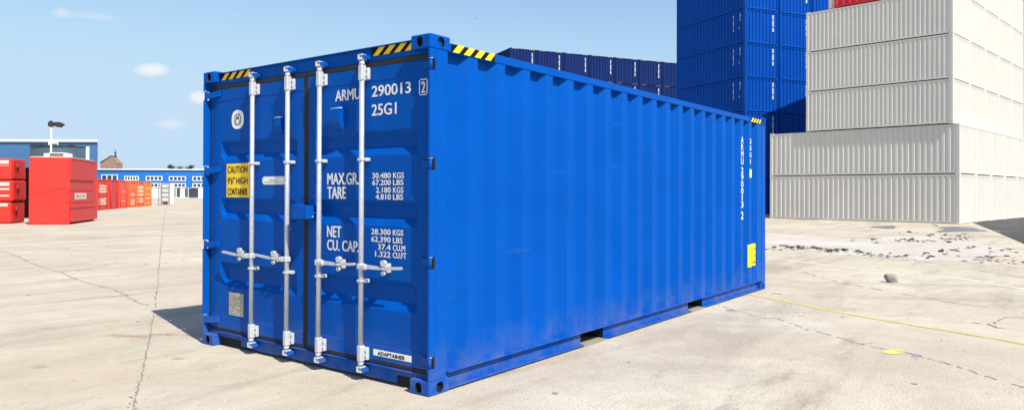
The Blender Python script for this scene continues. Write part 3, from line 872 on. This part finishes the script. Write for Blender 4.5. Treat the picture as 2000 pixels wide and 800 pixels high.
def yard_container(name, L, Wd, H, M, pitch, marks=None, depth=0.036, frame=None, sharp=False):
    """origin at the lower near corner; x along the length, width towards -y"""
    root = empty(name)
    frame = frame or M
    b = MB()
    def prof(a, c, sharp, depth, steep=False):
        n = max(3, round((c - a) / pitch)); d = (c - a) / n; pts = []
        for k in range(n):
            s = a + k * d
            pts += [(s, 0), (s + d * .38, 0), (s + d * .5, depth), (s + d * .88, depth)] if steep else [(s, 0), (s + d * .36, 0), (s + d * .5, depth), (s + d * .86, depth)] if sharp else [(s, 0), (s + d * .28, 0), (s + d * .5, depth), (s + d * .78, depth)]
        pts.append((c, 0)); return pts
    px, py = prof(.12, L - .12, sharp, depth), prof(.10, Wd - .10, sharp, depth * (1.25 if M is WHITEC else 1), M is WHITEC)
    z0, z1 = .14, H - .10
    b.grid([[(x, -.008 - d, z) for x, d in px] for z in (z0, z1)])
    b.grid([[(x, -Wd + .008 + d, z) for x, d in px] for z in (z0, z1)])
    b.grid([[(.008 + d, -y, z) for y, d in py] for z in (z0, z1)])
    b.grid([[(L - .008 - d, -y, z) for y, d in py] for z in (z0, z1)])
    b.poly([(.05, -.05, H - .045), (L - .05, -.05, H - .045), (L - .05, -Wd + .05, H - .045), (.05, -Wd + .05, H - .045)])
    b.build('wall_panel', M, root)
    b = MB()
    for x0, x1 in ((0.002, .122), (L - .122, L - .002)):
        for y0, y1 in ((-.002, -.082), (-Wd + .002, -Wd + .082)): b.box(x0, x1, y0, y1, .11, H - .11, .01)
    for x0, x1 in ((0, .17), (L - .17, L)):
        for y0, y1 in ((.0, -.16), (-Wd, -Wd + .16)):
            b.box(x0, x1, y0, y1, 0, .112, .012); b.box(x0, x1, y0, y1, H - .112, H, .012)
    for y0, y1 in ((-.004, -.06), (-Wd + .004, -Wd + .06)):
        b.box(.17, L - .17, y0, y1, H - .105, H - .035); b.box(.17, L - .17, y0, y1, .030, .142)
    for x0, x1 in ((.004, .06), (L - .06, L - .004)):
        b.box(x0, x1, -.16, -Wd + .16, H - .105, H - .035); b.box(x0, x1, -.16, -Wd + .16, .030, .142)
    b.build('frame', frame, root)
    if marks:
        rng = random.Random(9)
        b = MB()
        for what in marks:
            if what[0] == 'end':      # column of letters on the near end
                _, y, zt, h, w, n = what
                scribble(b, (.0055, -y, zt), (0, -1, 0), (0, 0, 1), h, w, n, rng)
            elif what[0] == 'side':
                _, x, zt, h, w, n = what
                scribble(b, (x, -.0055, zt), (-1, 0, 0), (0, 0, 1), h, w, n, rng)
        b.build('lettering', LETTER, root, recalc=False)
        b = MB()
        ok = False
        for what in marks:
            if what[0] == 'hazard':
                ok = True
                for k in range(4):
                    y = .2 + k * .13; b.box(.0015, .004, -y, -y - .07, H - .10, H - .04)
                    y = Wd - .7 + k * .13; b.box(.0015, .004, -y, -y - .07, H - .10, H - .04)
            if what[0] == 'tag':
                ok = True
                _, x, z = what; b.box(x, x - .10, -.001, -.0055, z, z + .14)
        if ok: b.build('sticker', mat('faded_orange_sticker', (.36, .20, .03), rough=.7), root)
        else: b.bm.free()
    return root

ORD = ['first', 'second', 'third', 'fourth', 'fifth', 'sixth', 'seventh', 'eighth']
# tall stack of blue containers
ld = (-.41, .912); ed = (.912, .41)
rz = yaw(*ld)
proto = yard_container('stacked_container', 6.058, 2.438, 2.591, BLUEY, .26,
                       [('end', 1.98, 2.28, 1.28, .10, 16), ('side', .95, 2.25, 1.25, .05, 15), ('side', .42, 2.25, .45, .06, 6), ('tag', .45, 1.70), ('tag', .50, 1.08)], depth=.055, sharp=True)
first = True
GB = 'blue containers in the tall stack'
for c in range(3):
    for r in range(7):
        p = W(13.12 + ed[0] * 2.53 * c, 40 + ed[1] * 2.53 * c, 2.591 * r)
        o = proto if first else dup(proto)
        first = False
        o.location = p; o.rotation_euler = (0, 0, rz)
        tag(o, f"bright blue container, {ORD[r]} from the ground in the {('left', 'middle', 'right')[c]} column of the tall stack", 'shipping container', GB)
# long navy row far behind
protoN = yard_container('stacked_container', 6.058, 2.438, 2.896, NAVY, .27, [('end', 1.95, 2.50, 1.65, .09, 16), ('hazard',)], depth=.06, sharp=True)
first = True
for c in range(8):
    for r in range(6):
        p = W(0.25 + ed[0] * 2.48 * c, 58 + ed[1] * 2.48 * c, 2.896 * r)
        o = protoN if first else dup(protoN)
        first = False
        o.location = p; o.rotation_euler = (0, 0, rz)
        tag(o, f"dark navy container, {('top', 'second', 'third', 'fourth', 'fifth', 'bottom')[5 - r]} tier down, {ORD[c]} column from the left of the far row", 'shipping container', 'navy containers in the far row')
# white stack
lw = (-.694, .72); ew = (.72, .694)
rzw = yaw(*lw)
pl = yard_container('stacked_container', 7.8, 2.438, 2.70, WHITEC, .215, depth=.036, sharp=True)
pu = yard_container('stacked_container', 5.85, 2.438, 2.44, WHITEC, .178, depth=.031, sharp=True)
fl = fu = True
for c in range(5):
    for r in range(2):
        o = pl if fl else dup(pl); fl = False
        o.location = W(17.78 + ew[0] * 2.441 * c, 28.5 + ew[1] * 2.441 * c, 2.70 * r); o.rotation_euler = (0, 0, rzw)
        tag(o, f"long off-white container, {('standing on the ground', 'second from the ground')[r]} in the {('nearest', 'second', 'third', 'fourth', 'farthest')[c]} column of the white stack", 'shipping container', 'white containers in the stack')
    for r in range(4 if c else 3):
        o = pu if fu else dup(pu); fu = False
        o.location = W(17.58 + ew[0] * 2.441 * c, 28.6 + ew[1] * 2.441 * c, 5.40 + 2.44 * r); o.rotation_euler = (0, 0, rzw)
        tag(o, f"shorter white container, {('lowest', 'second', 'third', 'topmost')[r]} above the long ones in the {('nearest', 'second', 'third', 'fourth', 'farthest')[c]} white column", 'shipping container', 'white containers in the stack')
o = yard_container('stacked_container', 2.99, 2.438, 2.591, REDC, .28)
o.location = W(17.58 + lw[0] * 1.62, 28.6 + lw[1] * 1.62, 5.40 + 2.44 * 3); o.rotation_euler = (0, 0, rzw)
tag(o, 'bright red container lying on top of the white stack', 'shipping container')

# ------------------------------------------------------------------ left side: red steel boxes
def frame_rot(o, lat, dep, u):
    o.location = W(lat, dep); o.rotation_euler = (0, 0, yaw(*u))
# big red box: local x runs to the left along the plain face, -y goes back along the panelled face
bx = empty('steel_cabinet'); frame_rot(bx, -15.36, 25.55, (-.963, -.27))
tag(bx, 'big red steel box with a diagonal seam and panelled right side', 'steel container')
b = MB()
BWD, BLN, BHT = 1.25, 3.45, 3.20
b.box(.06, BWD, -.10, -BLN + .05, .10, BHT, .02, seg=2)
b.box(.0, BWD, .02, -.11, .02, BHT + .01, .025, seg=2)
b.build('body', RED, bx)
b = MB()
b.prism([(.10, .0215, 1.78), (BWD - .08, .0215, 1.42), (BWD - .08, .0215, 1.40), (.10, .0215, 1.76)], (0, .004, 0))
b.build('seam', mat('dark_red_seam', (0.22, 0.012, 0.012), rough=.7), bx)
for z0, z1, out, nm in ((2.15, 3.12, .03, 'door_panel'), (1.62, 2.02, .0, 'door_panel'), (1.02, 1.60, .02, 'door_panel'), (.76, 1.0, .06, 'door_panel'), (.10, .73, .05, 'door_panel')):
    b = MB(); b.box(-out, .058, -.13, -BLN, z0, z1, .015, seg=2); b.build(nm, RED2, bx)
b = MB(); b.box(-.045, .06, -.2, -BLN + .1, 3.12, 3.16, .01); b.build('rain_lip', RED, bx)
b = MB(); b.box(.062, .40, -.3, -BLN + .1, 0, .098); b.build('base', HOLE_SHADE, bx)
b = MB(); b.box(-.0215, -.024, -.55, -2.0, 1.20, 1.50)
b.mi = 1
rr = random.Random(8)
for k in range(12):
    y = .68 + k * .1; b.box(-.0245, -.026, -y, -y - rr.uniform(.03, .08), 1.30 + rr.uniform(-.03, .03), 1.38 + rr.uniform(-.02, .05))
b.build('label_plate', [mat('cream_label', (.72, .62, .5), rough=.6), mat('red_print', (.35, .05, .04), rough=.6)], bx)
b = MB()
b.box(.05, BWD - .02, -.1, -BLN + .1, BHT + .0105, BHT + .05)
b.build('roof_edge', mat('pale_pink_roof', (.72, .55, .52), rough=.7), bx)

# cooler unit on its roof
o = empty('roof_unit'); o.location = bx.matrix_basis @ Vector((.28, -.9, (BHT + .05) * KZ)); o.rotation_euler = (0, 0, bx.rotation_euler.z)
tag(o, 'small white unit with dark grille on top of the big red box', 'air unit')
b = MB(); b.box(0, .17, 0, -.5, 0, .22, .02); b.box(.62, .80, 0, -.5, 0, .20, .02); b.box(.17, .62, -.02, -.5, 0, .04); b.box(.17, .62, -.02, -.5, .21, .25); b.build('housing', WHITEP, o)
b = MB(); b.box(.17, .62, -.05, -.45, .04, .21); b.build('grille', mat('brown_grille', (.16, .12, .11), rough=.7), o)

# stack of three red skips at the frame's edge
def red_skip(label, z, first, kind):
    o = empty('steel_skip'); frame_rot(o, -17.72 + (0, .02, -.03)[kind], 26.05, (-.978, -.21)); o.location.z = z * KZ
    tag(o, label, 'steel skip', 'red skips stacked at the yard edge')
    h = (1.06, 1.05, 1.06)[kind]
    b = MB(); b.box(0, 1.5, 0, -1.15, .02, h, .07, seg=3); b.build('body', RED, o)
    b = MB()
    b.box(-.02, .02, -.08, -1.08, .08, h - .06, .03, seg=2); b.build('end_panel', RED2, o)
    b = MB()
    for z0, z1 in (((.80, .96), (.70, .72)), ((.78, .95), (.58, .66), (.26, .33)), ((.86, .99), (.84, .85)))[kind]:
        b.box(.10, 1.45, .001, .008, z0, z1)
    b.build('pale_band', mat('pale_pink_band', (.74, .56, .48), rough=.7), o)
    b = MB(); b.tube((-.03, -.35, .50), (-.03, -.35, .82), .05, seg=8); b.box(-.05, -.02, -.28, -.42, .45, .52); b.build('latch', mat('dark_red_latch', (.16, .015, .02), rough=.5), o)
    return o
red_skip('lowest of the three red skips stacked at the left edge of the yard', 0, True, 2)
red_skip('middle red skip with two pale bands in the stack of three', 1.07, False, 1)
red_skip('topmost red skip with one broad pale band in the stack of three', 2.13, False, 0)
o = yard_container('storage_container', 3.0, 2.438, 3.0, mat('gap_shade_maroon', (.012, .003, .003), rough=.8, spec=.05), .28)  # added container, coloured near black for the shade in the gap
o.location = W(-20.25, 31.2); o.rotation_euler = (0, 0, yaw(-1, .0))
tag(o, 'added near-black container standing in for the shade between the red boxes', 'shipping container')

# receding row of red and orange containers, their ends with worn white print
ud = (-.256, .967)
rrow = random.Random(21)
def row_container(t, wd, M, label, blocks, h=2.591):
    o = empty('storage_container'); o.location = W(-24.4 + ud[0] * t, 43.4 + ud[1] * t); o.rotation_euler = (0, 0, yaw(*ud))
    tag(o, label, 'shipping container', 'red and orange containers in the receding row')
    # local x runs along the row, -y faces the yard, +y goes back
    b = MB(); b.box(.03, wd - .03, .05, 6.0, .03, h - .03, .02); b.build('body', M, o)
    b = MB()
    for x0, x1 in ((0, .11), (wd - .11, wd)): b.box(x0, x1, -.01, .09, 0, h, .01)
    b.box(.11, wd - .11, -.005, .08, h - .12, h - .01); b.box(.11, wd - .11, -.005, .08, .02, .14)
    b.build('frame', M, o)
    b = MB()
    for x0, x1 in ((.14, wd / 2 - .01), (wd / 2 + .01, wd - .14)): b.box(x0, x1, .02, .06, .16, h - .14, .01)
    b.build('door', M, o)
    b = MB()
    for x in (.45, wd - .45): b.tube((x, .0, .1), (x, .0, h - .1), .022, seg=6)
    b.build('lock_rod', M, o)
    b = MB()
    for x0, x1, z0, z1, rows in blocks:
        for k in range(rows):
            za = z0 + (z1 - z0) * k / rows; zb = z0 + (z1 - z0) * (k + .72) / rows
            x = x0
            while x < x1 - .05:
                w = rrow.uniform(.10, .32)
                b.box(x, min(x1, x + w), .012, .0195, za + rrow.uniform(0, .04), zb + rrow.uniform(-.05, .03)); x += w + .05
    b.build('lettering', mat('faded_cream_print', (.80, .70, .55), rough=.7), o)
    return o
rowdef = [(2.44, RED, 'red container with two big blocks of faded white print, nearest in the row', [(.35, 2.0, 1.45, 2.15, 3), (.35, 2.0, .45, 1.05, 3)]),
          (2.44, RED2, 'dark red container without big print, second in the receding row', []),
          (2.44, REDORANGE, 'red-orange container with two thin white marks, third in the receding row', [(.6, 1.6, 1.5, 1.6, 1), (.6, 1.6, .6, .75, 1)]),
          (2.44, ORANGE, 'orange container with broken white print, fourth in the receding row', [(.4, 2.0, 2.1, 2.2, 1), (.4, 1.9, 1.15, 1.4, 2), (.5, 1.9, .25, .8, 3)]),
          (2.44, ORANGE, 'orange container with one large white printed block, fifth in the row', [(.2, 2.2, 1.1, 2.2, 3), (.2, 2.2, .45, .95, 2)]),
          (2.44, ORANGE2, 'light orange container with short white print, last before the white frame', [(.3, 2.1, 1.8, 1.95, 1), (.3, 2.1, 1.2, 1.35, 1), (.3, 2.1, .75, .95, 1), (.3, 2.1, .3, .42, 1)])]
for k, (wd, M, lab, bl) in enumerate(rowdef): row_container(2.50 * k, wd, M, lab, bl)
# white tank frame at the row's end
o = empty('tank_frame'); o.location = W(-28.45, 59.4); o.rotation_euler = (0, 0, yaw(1, -.35))
tag(o, 'white boxy tank in a thin grey frame at the end of the orange row', 'tank container')
b = MB(); b.box(.03, 1.16, .08, .5, .12, 2.45, .05, seg=2); b.build('tank', WHITEP, o)
b = MB(); FRM = mat('grey_green_frame', (.22, .27, .25), rough=.6)
for x in (.0, .30, 1.12): b.box(x, x + .05, 0, .05, 0, 2.55)
for z in (.0, .5, 1.0, 1.5, 2.0, 2.50): b.box(.35, 1.12, .01, .045, z, z + .045)
b.build('frame', FRM, o)
b = MB(); b.box(.5, .95, -.02, .05, .12, .34); b.build('valve_box', DARK, o)

# ------------------------------------------------------------------ lamp post
o = empty('lamp_post'); o.location = W(-28.2, 45.0)
o.rotation_euler = (0, 0, yaw(1, 0))
tag(o, 'white lamp post with dark floodlights rising behind the red box', 'lamp post')
b = MB(); b.tube((0, 0, 0), (0, 0, 7.05),   .065, .045, seg=12); b.box(-.16, .16, -.16, .16, 0, .05); b.build('pole', WHITEP, o)
b = MB()
b.box(-.16, .14, -.12, .12, 7.02, 7.42, .06, seg=2); b.tube((-.10, 0, 7.40), (.04, 0, 7.50), .07, seg=8); b.tube((.0, 0, 7.2), (.25, 0, 7.2), .05, seg=8)
b.build('mount', DARK, o)
b = MB()
b.prism([(.20, -.15, 7.08), (.26, -.15, 7.38), (.52, -.15, 7.40), (.80, -.15, 7.22), (.68, -.15, 7.10), (.56, -.15, 6.96), (.42, -.15, 6.98)], (0, .3, 0))
b.build('lamp_head', DARK, o)

# ------------------------------------------------------------------ buildings at the far left
def building(name, label, lat, dep, u=(1, 0), cat='building'):
    o = empty(name); o.location = W(lat, dep); o.rotation_euler = (0, 0, yaw(*u)); tag(o, label, cat); return o
# low blue workshop (local x to the right, y away)
o = building('workshop_building', 'long low bright blue workshop with white base and rows of small windows', -78, 124.3)
LW = 62
b = MB(); b.box(0, LW, 0, 22, 2.38, 6.45); b.build('wall', BLDG2, o)
b = MB(); b.box(0, LW, .03, 22, 0, 2.38); b.build('base_wall', WHITEP, o)
b = MB(); b.box(-.2, LW + .2, -.25, 22.2, 6.45, 6.72, .03); b.build('roof', WHITEP, o)
def wx(u): return (u - 988.9) / 1419.7 * 124.3 + 78
def window(x0, x1, z0, z1, n):
    f = MB()
    f.box(x0, x1, -.08, -.004, z0, z0 + .16); f.box(x0, x1, -.08, -.004, z1 - .16, z1)
    for k in range(n + 1):
        xx = x0 + (x1 - x0 - .14) * k / n; f.box(xx, xx + .14, -.079, -.005, z0 + .16, z1 - .16)
    f = f.build('window', WHITEP, o)
    p = MB(); p.box(x0 + .1, x1 - .1, -.03, -.003, z0 + .1, z1 - .1); p.build('pane', GLASS, f)
for u0, u1, z0, z1, n in ((198, 230, 3.7, 5.35, 3), (243, 271, 4.0, 5.05, 5), (285, 317, 4.0, 5.05, 4), (330, 363, 3.95, 5.0, 4), (376, 409, 3.95, 5.0, 4), (422, 455, 3.95, 5.0, 4),
                          (243, 271, 2.4, 3.4, 4), (285, 317, 2.4, 3.4, 4), (332, 363, 2.42, 3.4, 4), (376, 409, 2.42, 3.4, 4)):
    window(wx(u0), wx(u1), z0, z1, n)
for u0, u1, M in ((333, 344, GREYD), (345.5, 352, mat('dark_green_door', (.05, .09, .08), rough=.5)), (361, 367.5, mat('green_grey_door', (.09, .13, .12), rough=.5)), (369, 387, GLASS)):
    b = MB(); b.box(wx(u0), wx(u1), -.03, .029, .1 if M is GLASS else .2, 2.25); b.build('door', M, o)

# tall blue hall
o = building('warehouse_building', 'tall pale blue warehouse hall with white roof edge behind the red boxes', -95, 100)
b = MB(); b.prism([(0, 0, 0), (38.75, 0, 0), (38.75 - 12 * .575, 12, 0), (0, 12, 0)], (0, 0, 10.75)); b.build('wall', BLDG1, o)
b = MB(); b.prism([(-.2, -.3, 10.75), (38.9, -.3, 10.75), (38.9 - 12.4 * .575, 12.1, 10.75), (-.2, 12.1, 10.75)], (0, 0, .42)); b.build('roof', WHITEP, o)
# curved glazed annex
o = building('annex_building', 'grey-teal building with a curved front and white end posts', -48.9, 80.0)
b = MB(); n_ = 14; HW = 2.85
top, bot = [], []
for k in range(n_ + 1):
    x = -HW + 2 * HW * k / n_; y = -3.6 * (1 - (x / HW) ** 2) ** .5 * .9
    bot.append((x, y, 0)); top.append((x, y, 8.0))
b.prism(bot, (0, 0, 8.0)); b.build('wall', TEAL, o)
b = MB()
for k in range(n_):
    (xa, ya, _), (xb, yb, _) = bot[k], bot[k + 1]
    b.prism([(xa, ya, 8.0), (xb, yb, 8.0), (xb, yb - .12, 8.0), (xa, ya - .12, 8.0)], (0, 0, .18 if k % 3 else .3))
b.build('parapet', DARK, o)
for x in (-HW - .1, HW + .02):
    b = MB(); b.box(x - .12, x + .12, -.3, .0, 0, 8.2); b.build('end_post', WHITEP, o)
b = MB(); b.box(.35, 1.35, -3.0, -2.9, 8.19, 8.75); b.mi = 1; b.box(.7, .95, -3.02, -3.0, 8.2, 8.45); b.box(1.05, 1.3, -3.02, -3.0, 8.2, 8.5)
b.build('roof_sign', [WHITEP, GREYTXT], o)
# brick building with gable
o = building('brick_building', 'old brown brick building with a gabled top and small finial', -93.9, 168); o.location.z = -2.6 * KZ
b = MB(); w = 3.9
b.box(0, w, 0, 2.5, 0, 12.0); b.prism([(0, 0.05, 12.0), (w, .05, 12.0), (w, .05, 13.0), (w * .82, .05, 14.0), (w * .62, .05, 14.9), (w * .5, .05, 14.6), (w * .3, .05, 13.9), (w * .12, .05, 13.7), (0, .05, 13.1)], (0, 2.4, 0))
b.build('wall', BRICK, o)
b = MB(); b.prism([(-.1, -.1, 13.0), (w * .3, -.1, 13.95), (w * .3, -.1, 14.2), (-.1, -.1, 13.2)], (0, 2.7, 0)); b.prism([(w * .3, -.1, 13.95), (w * .62, -.1, 14.95), (w * .62, -.1, 15.3), (w * .3, -.1, 14.1)], (0, 2.7, 0)); b.build('roof', ROOFM, o)
b = MB(); b.tube((w * .62, 2, 15.0), (w * .62, 2, 16.3), .22, .12, seg=8); b.tube((w * .62, 2, 16.2), (w * .62, 2, 16.8), .34, .05, seg=8); b.tube((w * .62, 2, 16.7), (w * .62, 2, 17.6), .05, .02, seg=6); b.build('finial', ROOFM, o)
o = building('gatehouse_building', 'white rounded gatehouse roof beside the brick building', -96.6, 160)
b = MB(); b.prism([(0, 0, 0), (2.4, 0, 0), (2.4, 0, 9.6), (1.9, 0, 10.2), (1.2, 0, 11.6), (.6, 0, 12.6), (.2, 0, 12.8), (0, 0, 12.4)], (0, 5, 0)); b.build('wall', WHITEP, o)
b = MB(); b.prism([(-.7, -.1, 9.4), (.5, -.1, 9.4), (.1, -.1, 11.6), (-.5, -.1, 12.6)], (0, 5, 0)); b.build('roof', mat('teal_roof', (.10, .28, .30), rough=.6), o)

# trees whose tops show over the roofs
def tree(lat, dep, h, cw, label, seed):
    rng = random.Random(seed)
    o = empty('tree'); o.location = W(lat, dep); tag(o, label, 'tree', 'trees behind the workshop')
    b = MB(); b.tube((0, 0, 0), (0, 0, h * .8), .22, .09, seg=8)
    for k in range(5):
        a = rng.uniform(0, 6.28); b.tube((0, 0, h * rng.uniform(.55, .75)), (math.cos(a) * cw * .5, math.sin(a) * cw * .5, h * rng.uniform(.8, .95)), .07, .02, seg=5)
    b.build('trunk', BARK, o)
    b = MB()
    cl = [(rng.gauss(0, cw * .38), rng.gauss(0, cw * .38), h * rng.uniform(.78, 1.0), rng.uniform(.3, .7)) for _ in range(9)]
    for k in range(420):
        c = rng.choice(cl); p = Vector((c[0] + rng.gauss(0, c[3] * .5), c[1] + rng.gauss(0, c[3] * .5), c[2] + rng.gauss(0, c[3] * .5)))
        u = Vector((rng.gauss(0, 1), rng.gauss(0, 1), rng.gauss(0, 1))).normalized() * .22; v = u.orthogonal().normalized() * .12
        b.poly([p - u, p + v, p + u, p - v])
    b.build('crown', LEAF, o, recalc=False)
tree(-95.3, 165, 14.9, 1.1, 'tree with dark crown beside the brick building', 1)
tree(-73.0, 158, 9.0, .62, 'dark treetop over the workshop roof, left of three', 2)
tree(-70.9, 158, 8.5, .25, 'smallest treetop over the workshop roof, between two larger ones', 3)
tree(-68.9, 158, 9.1, .7, 'dark treetop over the workshop roof nearest the blue container', 4)

# a bird far up
b = MB()
b.prism([(-.5, 0, .12), (-.15, .08, .05), (0, .1, 0), (.15, .08, .05), (.5, 0, .12), (.12, -.08, .02), (0, -.2, 0), (-.12, -.08, .02)], (0, 0, .03))
o = b.build('bird', DARK); o.location = CAM + Vector((.7482, .6219, .2312)) * 150; tag(o, 'tiny dark bird high in the blue sky', 'bird')
